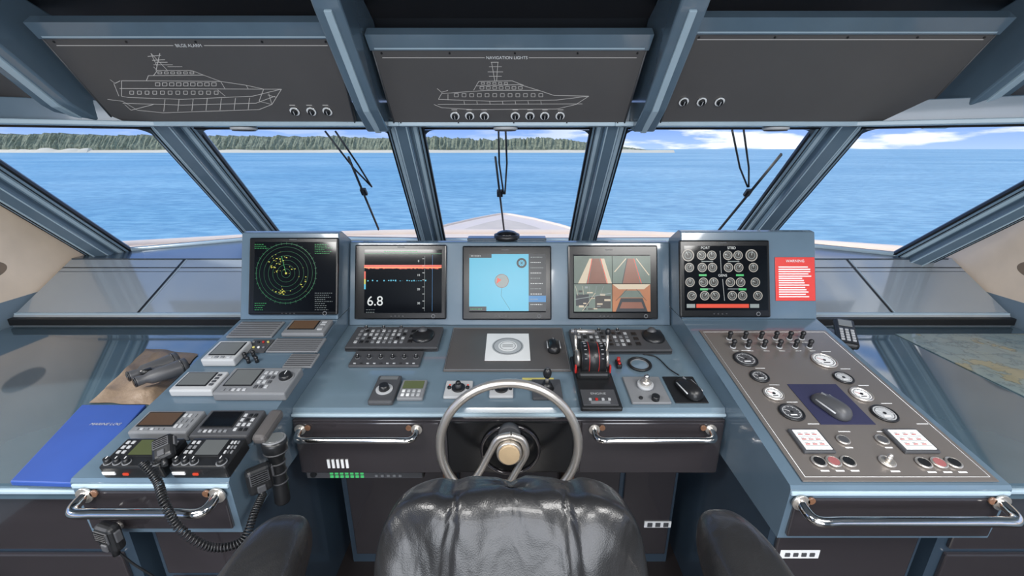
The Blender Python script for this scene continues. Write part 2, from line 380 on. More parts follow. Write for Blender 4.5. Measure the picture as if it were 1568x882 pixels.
# ---------------------------------------------------------------- monitors
def monitor(Fr,uL,uR,vb,vt,sL,sR,sb,st):
    b=B('console_monitor',Fr.M); h=.018
    a0,b0=Fr.p(uL,vb,h); a1,_=Fr.p(uR,vb,h); _,b1=Fr.p(uL,vt,h)
    b.box(((a0+a1)/2,(b0+b1)/2,h/2+.001),(a1-a0,b1-b0,h-.002),M_black2,.006)
    s0,t0=Fr.p(sL,sb,h); s1,_=Fr.p(sR,sb,h); _,t1=Fr.p(sL,st,h)
    b.rect(s0,t0,s1,t1,h+.0008,M_scr)
    cx,cy=a0+(a1-a0)*.86,(b0+t0)/2
    b.torus((cx,cy,h+.0008),.007,.0012,M_mgrey,seg=20,ms=6); 
    for k in range(4): b.box((s0+(s1-s0)*(.35+k*.05),cy,h+.0008),(.006,.002,.001),M_dgrey)
    b.box(((s0+s1)/2-.01,b1-(b1-t1)*.5,h+.0005),(.03,.003,.001),M_dgrey)
    def P(u,v):
        return Fr.p(u,v,h+.001)
    return b,(s0,s1,t0,t1),h+.0016,P
def bars(b,P,u0,v0,u1,v1,n,z,mat,w=.0022):
    for k in range(n):
        v=v0+(v1-v0)*k/max(1,n-1); e=u0+(u1-u0)*random.uniform(.5,1)
        p=P(u0,v);q=P(e,v); u=p[0]
        while u<q[0]:
            l=random.uniform(.003,.008); b.rect(u,p[1]-w/2,min(u+l,q[0]),p[1]+w/2,z,mat); u+=l+.003
b,S,z,P=monitor(FL,387,527,492,371,396,524,487,378)
c=P(447,427); px=P(448,427)[0]-c[0]
for k in range(1,7): b.ring((c[0],c[1],z),k*6.9*px-.0004,k*6.9*px+.0004,E_dgreen,seg=48)
b.ring((c[0],c[1],z),47*px-.0015,47*px,E_dgreen,seg=64)
for k in range(36):
    a=math.radians(k*10); b.line([(c[0]+45*px*math.cos(a),c[1]+45*px*math.sin(a)),(c[0]+49*px*math.cos(a),c[1]+49*px*math.sin(a))],.001,E_dgreen,z)
for k in range(70):
    a,rr_=random.choice([(random.gauss(2.75,.18),random.gauss(21,5)),(random.gauss(2.2,.2),random.gauss(26,5)),(random.gauss(4.5,.15),random.gauss(28,6)),(random.gauss(5.8,.15),random.gauss(33,4)),(random.gauss(1,.9),random.gauss(18,9))]); r=max(5,rr_)*px
    x,y=c[0]+r*math.cos(a),c[1]+r*math.sin(a); s_=random.uniform(.0008,.003); b.rect(x-s_,y-s_*.6,x+s_,y+s_*.6,z+.0003,E_yel)
b.line([c,P(440,400)],.0012,E_green,z); b.cyl((c[0],c[1],z),.004,.001,E_yel)
bars(b,P,492,382,522,396,6,z,E_green,.0014); bars(b,P,398,382,424,388,3,z,E_green,.0014); bars(b,P,398,474,418,484,4,z,E_green,.0014); bars(b,P,492,458,520,484,9,z,E_grey,.0014)
b.done()
b,S,z,P=monitor(FC,553,697,499,382,569,690,489,390)
def R(b,P,u0,v0,u1,v1,z,m):
    p=P(u0,v1);q=P(u1,v0); b.rect(p[0],p[1],q[0],q[1],z,m)
R(b,P,569,396,690,397,z,E_dgreen); bars(b,P,600,393,690,393,1,z+.0004,E_green,.003); 
R(b,P,569,414,690,417.5,z,E_red); R(b,P,569,417.5,690,418.8,z,E_or)
for k in range(40):
    u=572+k*2.9; R(b,P,u,418.8,u+2.9,419.2+random.uniform(0,1.3),z,E_red)
for k in range(26):
    u=574+k*3.6
    if random.random()<.8: R(b,P,u,438+random.uniform(-1,1),u+2.0,439.2+random.uniform(-.5,.5),z,E_cyan)
R(b,P,569,424,571.5,436,z,E_red);R(b,P,569,436,571.5,444,z,E_yel);R(b,P,569,444,571.5,452,z,E_cyan)
R(b,P,663,400,664,486,z,E_grey)
for k in range(8): R(b,P,660,404+k*11,663,404.7+k*11,z,E_white)
R(b,P,675,398,676,486,z,E_blue)
for k in range(4): 
    q=P(654,408+k*22); b.text(str(k*10),(q[0],q[1],z),.012,E_white)
q=P(586,471); b.text('6.8',(q[0],q[1],z),.056,E_white); bars(b,P,572,484,590,488,2,z,E_grey,.0015)
b.done()
b,S,z,P=monitor(FC,722,862,500,384,733,853,488,397)
R(b,P,733,397,826,486,z,E_sea); R(b,P,733,397,768,403,z+.0004,E_navy); R(b,P,733,479,760,486,z+.0004,E_navy); R(b,P,826,397,853,486,z,E_navy)
R(b,P,826,462,853,472,z+.0004,E_blue)
c=P(784,439); b.cyl((c[0],c[1],z),.028,.0006,E_grey,seg=32); b.ring((c[0],c[1],z+.0005),.027,.029,E_teak)
b.poly([(c[0]-.022,c[1]-.012,z+.0008),(c[0]-.002,c[1]+.004,z+.0008),(c[0]-.018,c[1]+.014,z+.0008)],E_red)
b.line([P(784,450),P(783,462),P(797,484)],.001,E_navy,z+.0006); b.line([P(735,452),P(800,425),P(826,405)],.0006,E_cyan,z+.0006)
c=P(815,411); b.ring((c[0],c[1],z+.0008),.013,.021,E_navy); 
for k in range(8):
    a=k*math.pi/4; b.line([c,(c[0]+.014*math.cos(a),c[1]+.014*math.sin(a))],.0015,E_navy,z+.0008)
for k in range(10): bars(b,P,829,402+k*8.2,850,403+k*8.2,1,z+.0006,E_white if k%2 else E_grey,.003)
bars(b,P,736,400,764,400,1,z+.0008,E_white,.002); bars(b,P,735,483,757,483,1,z+.0008,E_green,.002)
b.done()
b,S,z,P=monitor(FC,888,1029,499,383,896,1016,489,398)
def Q(pts,m,dz=0): b.poly([(P(u,v)[0],P(u,v)[1],z+dz) for u,v in pts],m)
R(b,P,897,400,956,443,z,E_eng); Q([(920,443),(948,443),(936,404),(926,404)],E_teak,.0004); Q([(903,443),(916,443),(925,404),(921,404)],E_beige,.0004); Q([(948,443),(956,443),(944,404),(938,404)],E_beige,.0004)
b.line([P(918,443),P(925,404)],.003,E_red,z+.0008); b.line([P(949,443),P(938,404)],.003,E_red,z+.0008)
R(b,P,957,400,1016,443,z,E_eng); Q([(973,443),(1000,443),(989,404),(980,404)],E_teak,.0004); b.line([P(972,443),P(980,404)],.003,E_navy,z+.0008); b.line([P(1002,443),P(990,404)],.003,E_red,z+.0008); b.line([P(960,425),P(978,404)],.004,E_beige,z+.0008);b.line([P(1014,430),P(994,404)],.004,E_beige,z+.0008)
R(b,P,897,444,956,487,z,E_eng); R(b,P,900,460,920,478,z+.0004,E_navy); R(b,P,930,462,954,482,z+.0004,E_face)
for k in range(14):
    u,v=random.uniform(899,945),random.uniform(446,482); R(b,P,u,v,u+random.uniform(3,10),v+random.uniform(1,4),z+.0006,random.choice([E_beige,E_grey,E_navy,E_face]))
for k in range(5): b.line([P(899+k*11,447),P(903+k*9,462-k)],.0012,random.choice([E_beige,E_grey]),z+.0008)
b.line([P(898,468),P(955,458)],.0025,E_grey,z+.0008); b.line([P(910,486),P(930,458)],.002,E_beige,z+.0008)
R(b,P,957,444,1016,487,z,E_org); Q([(957,444),(1016,444),(1006,452),(967,452)],E_beige,.0004); Q([(962,487),(1012,487),(1004,466),(970,466)],E_navy,.0004); Q([(968,465),(1006,465),(999,454),(976,454)],E_eng,.0004); Q([(968,482),(1006,482),(1002,472),(972,472)],E_teak,.0008); b.line([P(962,470),P(980,452)],.002,E_face,z+.001); b.line([P(1010,470),P(994,452)],.002,E_face,z+.001)
b.done()
b,S,z,P=monitor(FR,1063,1205,496,375,1070,1200,485,384)
G=[]
for row,(v,us) in enumerate(((399,(1075,1096,1112,1137,1153,1174)),(418,(1077,1097,1113,1138,1154,1177)),(441,(1078,1099,1115,1141,1157,1180)),(462,(1081,1101,1117,1144,1160,1184)))):
    for k,u in enumerate(us): G.append((u,v,9.5 if k in(0,5) and row==0 else 7.3))
px=P(1101,430)[0]-P(1100,430)[0]
for u,v,r in G:
    c=P(u,v); b.cyl((c[0],c[1],z),r*px,.0006,E_face,seg=20); b.ring((c[0],c[1],z+.0005),r*px*.84,r*px,E_sil,seg=24); b.ring((c[0],c[1],z+.0005),r*px*.5,r*px*.6,E_grey,seg=16)
    a=random.uniform(.5,3); b.line([c,(c[0]+r*.7*px*math.cos(a),c[1]+r*.7*px*math.sin(a))],.0016,E_white,z+.0008)
for u,v,t_ in ((1102,387.5,'PORT'),(1143,387.5,'STBD'),(1129,430.5,'GENS')):
    q=P(u,v); b.text(t_,(q[0],q[1],z),.014,E_white)
b.line([P(1125,392),P(1127,427)],.0012,E_white,z); b.line([P(1129,436),P(1132,470)],.0012,E_white,z)
R(b,P,1088,475,1170,481,z,E_red); R(b,P,1073,475,1086,481,z,E_grey); R(b,P,1172,475,1186,481,z,E_grey)
for u,v in ((1098,430),(1156,430),(1100,452),(1160,452)): R(b,P,u-6,v-1.5,u+6,v+1.5,z,E_green)
for u in (1105,1146): 
    for v in (408.5,451.5): R(b,P,u-9,v-.6,u+9,v+.6,z,E_grey)
b.done()
b=B('warning_placard',FR.M); P=lambda u,v:FR.p(u,v,.003)
p=P(1212,470);q=P(1272,402); x0=p[0]; x1=P(1274,470)[0]
b.box(((x0+x1)/2,(p[1]+q[1])/2,.003),(x1-x0,q[1]-p[1],.003),M_redp,.001)
w=x1-x0;h=q[1]-p[1]
for k in range(9): b.rect(x0+.012,p[1]+.014+k*.009,x1-.012-random.uniform(0,.04),p[1]+.0185+k*.009,.0058,M_white)
for k in range(5): b.rect(x0+.012,p[1]+h*.55+k*.009,x1-.014-random.uniform(0,.03),p[1]+h*.55+.0045+k*.009,.0058,M_white)
b.text('WARNING',((x0+x1)/2,p[1]+h*.91,.006),.015,M_white)
b.done()
# ---------------------------------------------------------------- overhead panels
def overhead(nm,xa0,xb0,uv0,uv1,title,tu,knobs,kv,draw):
    b=B(nm,OP.M); xa1,La=OP.p(*uv0); xb1,Lb=OP.p(*uv1); L=(La+Lb)/2
    b.prism([(xa0,0),(xb0,0),(xb1,L),(xa1,L)],-.03,0,M_panel)
    b.rect(xa1+.01,L+.006,xb1-.01,L+.012,0.0075,M_blueL)
    b.prism([(xa1-.008,L+.001),(xb1+.008,L+.001),(xb1+.012,L+.06),(xa1-.012,L+.06)],-.04,.006,M_blue)
    b.tube([(xa0,.002,.0),(xa1,L,.0)],.004,M_dgrey,seg=6); b.tube([(xb0,.002,.0),(xb1,L,.0)],.004,M_dgrey,seg=6); b.tube([(xa0,.002,0),(xb0,.002,0)],.004,M_lgrey,seg=6)
    for sx_ in (0.03,.28,.52,.75,.97):
        for (ya,xa,xb) in ((.012,xa0,xb0),(L-.012,xa1,xb1)):
            b.cyl((xa+(xb-xa)*sx_,ya,.001),.004,.004,M_black,seg=10)
    if title:
        q=OP.p(tu[0],tu[1]); b.text(title,(q[0],q[1],.002),.0165,M_white)
        hw=.058 if len(title)<13 else .085
        b.line([(xa1+.03,q[1]),(q[0]-hw,q[1])],.0024,M_paintGlow); b.line([(q[0]+hw,q[1]),(xb1-.03,q[1])],.0024,M_paintGlow)
    else: b.line([(xa1+.03,L-.02),(xb1-.03,L-.02)],.0024,M_paintGlow)
    for u in knobs:
        q=OP.p(u,kv); b.cyl((q[0],q[1],.003),.021,.006,M_chrome); b.ring((q[0],q[1],.0066),.014,.020,M_white); b.cyl((q[0],q[1],.010),.013,.014,M_black,bev=.002); b.box((q[0],q[1],.0175),(.003,.018,.002),M_lgrey)
        if title: b.rect(q[0]-.012,q[1]+.026,q[0]+.012,q[1]+.029,.001,M_paintGlow)
    for pl in draw: b.line([OP.p(u,v) for u,v in pl],.0020,M_paintGlow)
    return b
def rc(u0,v0,u1,v1): return [(u0,v0),(u1,v0),(u1,v1),(u0,v1),(u0,v0)]
d1=[[(168,155),(192,158),(215,172),(255,176),(405,171),(425,163),(440,139)],[(190,150),(200,152),(285,155),(395,150),(440,139)],[(192,161),(285,164),(400,161),(430,150)],
 [(190,126),(235,126),(345,127),(385,133),(412,139),(440,139)],[(187,138),(412,139)],[(190,126),(190,150)],[(229,126),(232,118),(318,117),(345,127)],[(240,118),(246,110),(300,110),(318,117)],
 [(236,83),(262,110)],[(236,83),(246,104)],[(231,88),(252,86)],[(238,94),(258,93)],[(240,101),(270,101)],[(262,104),(285,104)],[(246,110),(240,104)],[(244,97),(262,97)],[(250,83),(244,110)],
 [(172,124),(180,130),(188,126)],[(178,130),(186,150)],[(205,172),(240,163)],[(195,163),(205,172)],[(340,140),(352,150)],[(405,158),(425,163)],[(420,146),(425,163)],[(345,127),(352,139)],[(385,133),(388,139)],[(418,148),(432,152)],[(412,139),(405,158)]]
for k in range(7): d1.append([(258+k*22,155-k*.4),(256+k*22,174-k*.5)])
for k in range(9): d1.append(rc(243+k*11,129,250+k*11,134))
for k in range(12): d1.append(rc(203+k*12,142,209+k*12,147))
for k in range(6): d1.append(rc(247+k*10,112,253+k*10,115))
overhead('overhead_bilge_alarm_panel',-1.76,-.70,(68,62),(520,58),'BILGE ALARM',(295,71),(461,487,512),173,d1).done()
d2=[[(678,163),(690,168),(740,171),(870,170),(900,163),(920,150)],[(685,155),(770,158),(870,156),(920,150)],[(690,146),(760,141),(842,141),(866,149),(920,150)],[(740,141),(744,134),(812,132),(842,141)],[(744,134),(748,127),(800,126),(818,133)],
 [(768,97),(773,126)],[(778,97),(776,126)],[(764,104),(784,104)],[(762,112),(786,112)],[(764,119),(784,119)],[(767,97),(779,97)],[(683,138),(690,144),(700,141)],[(690,146),(685,155)],[(700,147),(700,156)],[(684,163),(910,162)]]
for k in range(12): d2.append(rc(710+k*12,146,716+k*12,151))
for k in range(7): d2.append(rc(750+k*10,135,756+k*10,139))
for k in range(7): d2.append([(725+k*20,158),(726+k*20,163)])
for k in range(5): d2.append(rc(752+k*9,128.5,757+k*9,131.5))
overhead('overhead_navigation_light_panel',-.525,.50,(582,78),(1010,78),'NAVIGATION LIGHTS',(792,90),(711,734,757,805,828,851,875),180,d2).done()
overhead('overhead_blank_panel',.66,1.78,(1080,52),(1556,54),None,None,(1068,1096,1124),158,[]).done()
def cbeam(nm,x0,x1,low=0):
    b=B(nm)
    b.prismx([(2.10,1.785),(2.03,1.770+low),(1.90,1.85+low*.6),(1.60,2.13),(1.40,2.36),(1.40,2.39),(1.95,2.19),(2.12,1.95)],x0,x1,M_blue,bev=.008)
    w=x1-x0; 
    b.prismx([(2.04,1.765+low),(1.895,1.843+low*.6),(1.595,2.123),(1.61,2.14),(1.92,1.86+low*.6),(2.06,1.785+low)],x0+w*.36,x1-w*.36,M_blueL,bev=.003)
    b.done()
cbeam('ceiling_beam',-.645,-.55); cbeam('ceiling_beam',.54,.635); cbeam('ceiling_beam',-1.93,-1.80,.03); cbeam('ceiling_beam',1.87,1.99,.03)
for x0,x1 in ((-XW,-1.935),(1.995,XW)):
    b=B('overhead_side_panel'); b.prismx([(2.0,1.82),(1.72,2.12),(1.78,2.16),(2.06,1.85)],x0,x1,M_blueD,bev=.006); SP=Frame(2.0,1.82,1.72,2.12); b.box(((x0+x1)/2,SP.L*.45,.004),(x1-x0-.08,SP.L*.6,.01),M_panel,.003,M=SP.M); b.done()
# ---------------------------------------------------------------- helpers for desk devices
def top(b,Fr,uL,uR,vf,vb,h,mat,bev=.004,base=.0006):
    a0,b0=Fr.p(uL,vf,h); a1,_=Fr.p(uR,vf,h); _,b1=Fr.p(uL,vb,h)
    b.box(((a0+a1)/2,(b0+b1)/2,(h+base)/2),(a1-a0,b1-b0,h-base),mat,bev); return a0,a1,b0,b1
def btns(b,a0,a1,b0,b1,nx,ny,h,mats,fs=.6,hh=.003):
    dx=(a1-a0)/nx;dy=(b1-b0)/ny
    for i in range(nx):
        for j in range(ny):
            b.box((a0+dx*(i+.5),b0+dy*(j+.5),h+hh/2),(dx*fs,dy*fs,hh),random.choice(mats),.0008)
def knob(b,a,c,h,r,hh,mat=M_black,cap=True):
    b.cyl((a,c,h+hh/2),r,hh,mat,r2=r*.85,seg=20)
    b.cyl((a,c,h+.001),r*1.25,.002,M_mgrey,seg=20)
    if cap: b.box((a,c+r*.35,h+hh+.0004),(.0018,r*.8,.0012),M_white)
def keyboard(uL,uR,vf,vb,ballu,bv):
    b=B('control_keyboard',DK.M); h=.022; a0,a1,b0,b1=top(b,DK,uL,uR,vf,vb,h,M_dgrey,.006)
    w=a1-a0;d=b1-b0
    btns(b,a0+w*.06,a0+w*.62,b0+d*.15,b0+d*.85,9,4,h,[M_mgrey,M_lgrey,M_black],.55)
    btns(b,a0+w*.64,a0+w*.72,b0+d*.15,b0+d*.85,1,3,h,[M_black])
    for k in range(3): knob(b,a0+w*(.12+.2*k),b0+d*.9,h,.007,.01)
    q=DK.p(ballu,bv,h+.01); b.sph((q[0],q[1]-.01,h+.001),(.042,.05,.020),M_black,seg=24,e=.9); b.sph((q[0]-.004,q[1]+.006,h+.014),.019,M_dgrey,seg=20)
    b.box(((a0+a1)/2,b0+.002,h*.6),(w*.98,.006,.012),M_black,.003)
    b.done()
keyboard(537,684,543,510,662,520); keyboard(896,1052,547,514,1020,521)
b=B('trackball_strip_panel',DK.M); h=.012; a0,a1,b0,b1=top(b,DK,543,655,571,548,h,M_dgrey)
for k in range(6): knob(b,a0+(a1-a0)*(.08+.168*k),(b0+b1)/2,h,.007,.012)
btns(b,a0+.01,a1-.01,b0+.006,b0+.016,10,1,h,[M_lgrey,M_black],.4); b.done()
b=B('desk_mat_tray',DK.M); a0,a1,b0,b1=top(b,DK,692,893,579,512,.008,M_mat,.004)
b.tube([(a0+.004,b0+.004,.009),(a1-.004,b0+.004,.009),(a1-.004,b1-.004,.009),(a0+.004,b1-.004,.009)],.0018,M_mgrey,closed=True,seg=6); b.done()
b=B('dial_template_plate',DK.M); h=.0115; a0,b0=DK.p(757,563,h);a1,_=DK.p(829,563,h);_,b1=DK.p(757,521,h)
b.box(((a0+a1)/2,(b0+b1)/2,h-.0015),(a1-a0,b1-b0,.003),M_white,.001); c=((a0+a1)/2,(b0+b1)/2)
b.cyl((c[0],c[1],h+.0005),.060,.001,M_lgrey,seg=40); b.ring((c[0],c[1],h+.0015),.052,.056,M_mgrey,seg=40); b.cyl((c[0],c[1],h+.001),.036,.001,M_white,seg=32)
b.ring((c[0],c[1],h+.002),.028,.030,M_mgrey)
for k in range(3): b.rect(c[0]-.02,c[1]-.008+k*.007,c[0]+.02,c[1]-.006+k*.007,h+.002,M_dgrey)
b.done()
def mouse(Fr,u,v,base,sc=1,rot=0,mat=M_black):
    b=B('computer_mouse',Fr.M); q=Fr.p(u,v,base+.015)
    def dz(p,o): 
        p=p.copy()
        if p.z<0: p.z*=.05
        p.x*=1-.12*math.cos(o.y*3); p.z*=1-.25*o.y
        return p
    R=Matrix.Rotation(rot,4,'Z')
    b.sph((q[0],q[1],base+.0025),(.031*sc,.055*sc,.032*sc),mat,seg=28,e=.85,disp=dz,R=R)
    f=R@Vector((0,.03*sc,0)); b.box((q[0]+f.x,q[1]+f.y,base+.026*sc),(.005*sc,.016*sc,.010*sc),M_mgrey,.002,rz=rot)
    for sg in (-1,1):
        pp=[R@Vector((sg*.028*sc,y*sc,.017*sc)) for y in (-.03,-.01,.01,.03)]; b.tube([(q[0]+k.x*.98,q[1]+k.y,base+k.z) for k in pp],.0024,M_lgrey,seg=6)
    b.done()
mouse(DK,865,538,.009,.85)
mouse(DK,1077,605,.006,1.0,.25); mouse(RC,1300,632,.0065,1.0,.35,M_dgrey)
b=B('mouse_mat',DK.M); top(b,DK,1056,1108,629,588,.005,M_black,.002); b.done()
b=B('mouse_mat',RC.M); top(b,RC,1283,1369,663,600,.0062,M_pad,.001,base=.0046); b.done()
b=B('autopilot_controller',DK.M); h=.02; a0,a1,b0,b1=top(b,DK,573,613,627,586,h,M_dgrey,.006); c=((a0+a1)/2,b0+(b1-b0)*.42)
b.cyl((c[0],c[1],h+.002),.027,.004,M_lgrey); b.cyl((c[0],c[1],h+.011),.018,.018,M_black,r2=.014); b.rect(a0+.01,b1-.026,a1-.01,b1-.008,h+.001,M_lcd); b.done()
b=B('small_display_unit',DK.M); h=.014; a0,a1,b0,b1=top(b,DK,619,660,622,593,h,M_mgrey,.004); b.rect(a0+.008,(b0+b1)/2,a1-.008,b1-.008,h+.001,M_lcdg); btns(b,a0+.008,a1-.008,b0+.005,(b0+b1)/2-.004,4,2,h,[M_lgrey,M_white]); b.done()
for (uL,uR,vf,vb) in ((692,736,620,594),(764,802,619,597)):
    b=B('thruster_control',DK.M); h=.012; a0,a1,b0,b1=top(b,DK,uL,uR,vf,vb,h,M_lgrey,.004); c=((a0+a1)/2,(b0+b1)/2)
    b.cyl((c[0],c[1],h+.003),.022,.006,M_black); b.cyl((c[0],c[1],h+.012),.011,.018,M_dgrey,r2=.008); b.sph((c[0],c[1],h+.021),.009,M_black)
    for sg in (-1,1): b.cyl((c[0]+sg*.030,c[1],h+.003),.006,.008,M_black,seg=12); b.cyl((c[0]+sg*.03,c[1]+.016,h+.001),.003,.003,E_red,seg=8)
    b.done()
b=B('joystick_controller',DK.M); h=.012; a0,a1,b0,b1=top(b,DK,832,880,622,592,h,M_dgrey,.004); c=((a0+a1)/2,(b0+b1)/2)
b.cyl((c[0],c[1],h+.012),.024,.024,M_black,r2=.013); b.cyl((c[0],c[1],h+.035),.006,.03,M_satin); b.sph((c[0],c[1],h+.06),(.014,.014,.020),M_black); b.cyl((c[0],c[1],h+.079),.006,.004,M_dgrey)
b.rect(a0-.03,b1+.006,a1-.02,b1+.02,.0015,M_yel); b.done()
b=B('throttle_lever_unit',DK.M); h=.018; a0,a1,b0,b1=top(b,DK,908,974,637,556,h,M_black,.005); c=((a0+a1)/2-.002)
b.box((c,b0+.045,h+.002),(a1-a0-.02,.075,.004),M_dgrey,.001); b.rect(c-.03,b0+.012,c+.03,b0+.026,h+.0046,M_mgrey)
for k in range(4): b.box((c-.03+k*.02,b0+.032,h+.006),(.008,.008,.004),M_red if k==1 else M_lgrey)
b.text('ENGINE',(c,b0+.06,h+.005),.014,M_lgrey)
yc=b1-.075; zc=.060; b.cyl((c,yc,zc),.056,.080,M_black,'x',seg=36); b.box((c,yc,h+.01),(.11,.13,.03),M_black,.01)
for k in range(9):
    a=math.radians(20+k*16)
    for sx_ in (-.028,.028): b.box((c+sx_,yc+.0563*math.cos(a),zc+.0563*math.sin(a)),(.008,.0015,.0015),M_lgrey)
for sg in (-1,1):
    b.cyl((c+sg*.016,yc,zc),.0566,.0018,M_red,'x',seg=36)
    x=c+sg*.048; b.cyl((x,yc,zc),.03,.012,M_satin,'x'); b.tube([(x,yc,zc),(x+sg*.006,yc+.02,zc+.04),(x+sg*.008,yc+.035,zc+.075)],.005,M_satin); b.sph((x+sg*.008,yc+.037,zc+.082),(.010,.010,.014),M_black if sg>0 else M_dgrey)
    b.box((x+sg*.010,yc-.035,zc-.02),(.007,.014,.03),M_red,.003)
b.tube([(c-.07,yc+.037,zc+.086),(c+.01,yc+.037,zc+.082)],.008,M_satin)
b.done()
b=B('toggle_switch',DK.M); q=DK.p(966,572); b.box((q[0],q[1],.009),(.018,.04,.016),M_black,.003); b.cyl((q[0],q[1]+.008,.022),.006,.018,M_red,seg=12); b.cyl((q[0],q[1]-.010,.018),.005,.01,M_red,seg=12); b.done()
b=B('cup_holder_ring',DK.M); q=DK.p(999,571); b.torus((q[0],q[1],.006),.038,.005,M_black); b.cyl((q[0],q[1],.002),.034,.003,M_desk,seg=32); b.torus((q[0],q[1],.004),.031,.002,M_mgrey); b.done()
b=B('remote_searchlight_joystick',DK.M); h=.010; a0,a1,b0,b1=top(b,DK,988,1050,629,588,h,M_mgrey,.003); c=((a0+a1)/2,(b0+b1)/2)
b.cyl((c[0],c[1]+.012,h+.006),.026,.012,M_lgrey); b.sph((c[0],c[1]+.012,h+.018),(.018,.018,.012),M_satin); b.cyl((c[0],c[1]+.012,h+.028),.005,.02,M_satin); b.sph((c[0],c[1]+.012,h+.040),.009,M_chrome)
b.cyl((c[0]+.014,b0+.014,h+.008),.012,.016,M_black); b.cyl((c[0]-.03,b0+.02,h+.002),.006,.006,M_black,seg=12); b.done()
b=B('instrument_cable',DK.M); b.tube(curve([DK.p(1005,555)+(.004,),DK.p(1025,560)+(.006,),DK.p(1045,578)+(.005,),DK.p(1060,590)+(.01,)],6),.0022,M_black,seg=6); b.done()
b=B('magnetic_compass'); q=atY(792,376,1.84); zt=1.325; b.cyl((q.x,1.84,zt+.012),.055,.02,M_black,seg=32); b.sph((q.x,1.84,zt+.022),(.046,.040,.018),M_scr,seg=28); b.torus((q.x,1.84,zt+.020),.048,.003,M_dgrey); b.box((q.x,1.84,zt+.005),(.34,.06,.010),M_blueD,.004); b.done()
# ---------------------------------------------------------------- steering wheel
b=B('steering_wheel'); wc=Vector((-.008,1.03,.886)); tw=math.radians(5)
WM=Matrix.Translation(wc)@Matrix.Rotation(math.pi/2-tw,4,'X')
R_=.198
b.torus((0,0,0),R_,.0128,M_satin,M=WM,seg=72,ms=14)
b.cyl((0,-.012,.004),.036,.032,M_satin,M=WM,seg=36,bev=.004); b.cyl((0,-.012,.022),.030,.008,M_hub,M=WM,seg=36,bev=.002)
b.tube(curve([(.005,.036,.0),(-.032,.024,.0),(-.056,-.02,0),(-.088,-.085,0),(-.132,-.146,0)]),.0105,M_satin,M=WM,seg=12)
b.tube(curve([(.005,.036,0),(.038,.020,.0),(.048,-.02,0),(.030,-.06,0),(-.005,-.13,0),(-.035,-.193,0)]),.0105,M_satin,M=WM,seg=12)
b.cyl((0,-.005,-.045),.022,.09,M_black,M=WM); b.cyl((0,0,-.06),.034,.03,M_dgrey,M=WM)
b.done()
# ---------------------------------------------------------------- left console devices
def disp(nm,uL,uR,vf,vb,h,body,scr,sp,bt,kn=()):
    b=B(nm,LC.M); a0,a1,b0,b1=top(b,LC,uL,uR,vf,vb,h,body,.005); w=a1-a0;d=b1-b0
    b.box((a0+w*(sp[0]+sp[2])/2,b0+d*(sp[1]+sp[3])/2,h+.0004),(w*(sp[2]-sp[0])+.008,d*(sp[3]-sp[1])+.008,.003),M_black,.001)
    b.rect(a0+w*sp[0],b0+d*sp[1],a0+w*sp[2],b0+d*sp[3],h+.0026,scr)
    for q in bt: btns(b,a0+w*q[0],a0+w*q[2],b0+d*q[1],b0+d*q[3],q[4],q[5],h,q[6] if len(q)>6 else [M_lgrey,M_mgrey])
    for q in kn: knob(b,a0+w*q[0],b0+d*q[1],h,q[2],.014)
    return b,(a0,a1,b0,b1,h)
def grille(uL,uR,vf,vb):
    b=B('speaker_grille',LC.M); h=.008; a0,a1,b0,b1=top(b,LC,uL,uR,vf,vb,h,M_mgrey,.003); n=7
    for k in range(n): b.box(((a0+a1)/2,b0+(b1-b0)*(k+.5)/n,h+.0006),((a1-a0)*.9,.003,.002),M_dgrey)
    b.done()
grille(352,424,526,502)
x,_=disp('instrument_display',438,505,521,499,.018,M_mgrey,M_lcdo,(.1,.3,.7,.85),[(.75,.2,.95,.85,1,4)]); x.done()
grille(414,496,549,528); grille(440,486,573,552)
x,_=disp('instrument_display',312,364,562,532,.03,M_lgrey,M_lcd,(.15,.25,.9,.85),[(.15,.05,.9,.18,4,1)]); x.done()
b=B('indicator_switch_panel',LC.M); h=.006; a0,a1,b0,b1=top(b,LC,378,412,550,530,h,M_dgrey,.002)
for i in range(4):
    for j in range(2): b.cyl((a0+(a1-a0)*(.15+.23*i),b0+(b1-b0)*(.3+.42*j),h+.003),.004,.005,[M_red,M_mgrey,M_yel,M_black,M_white][(i*2+j)%5],seg=12)
b.done()
b=B('instrument_switch',LC.M)
for u,v in ((384,560),(389,567),(397,557),(402,566)): q=LC.p(u,v); b.cyl((q[0],q[1],.009),.006,.016,M_black,seg=12); b.sph((q[0],q[1],.019),.007,M_black,seg=12)
b.done()
x,_=disp('instrument_display',262,330,610,580,.026,M_lgrey,M_lcd,(.1,.25,.75,.88),[(.8,.2,.95,.85,1,4,[M_dgrey])]); x.done()
x,r=disp('autopilot_control_head',330,444,615,574,.03,M_mgrey,M_lcd,(.08,.3,.45,.88),[(.5,.15,.72,.85,3,4,[M_dgrey,M_lgrey]),(.08,.06,.45,.2,5,1)],[(.86,.6,.020)]); x.done()
x,_=disp('vhf_radio',197,290,676,641,.032,M_mgrey,M_lcdo,(.08,.3,.66,.86),[(.70,.15,.95,.85,3,3),(.08,.08,.6,.2,6,1)]); x.done()
x,_=disp('satellite_phone_base',293,385,682,640,.032,M_dgrey,M_scr,(.1,.35,.62,.88),[(.68,.15,.95,.85,3,4,[M_lgrey,M_black]),(.1,.1,.62,.25,6,1)]); x.done()
b=B('foam_rest',LC.M); top(b,LC,390,412,684,638,.028,M_mat,.01); b.done()
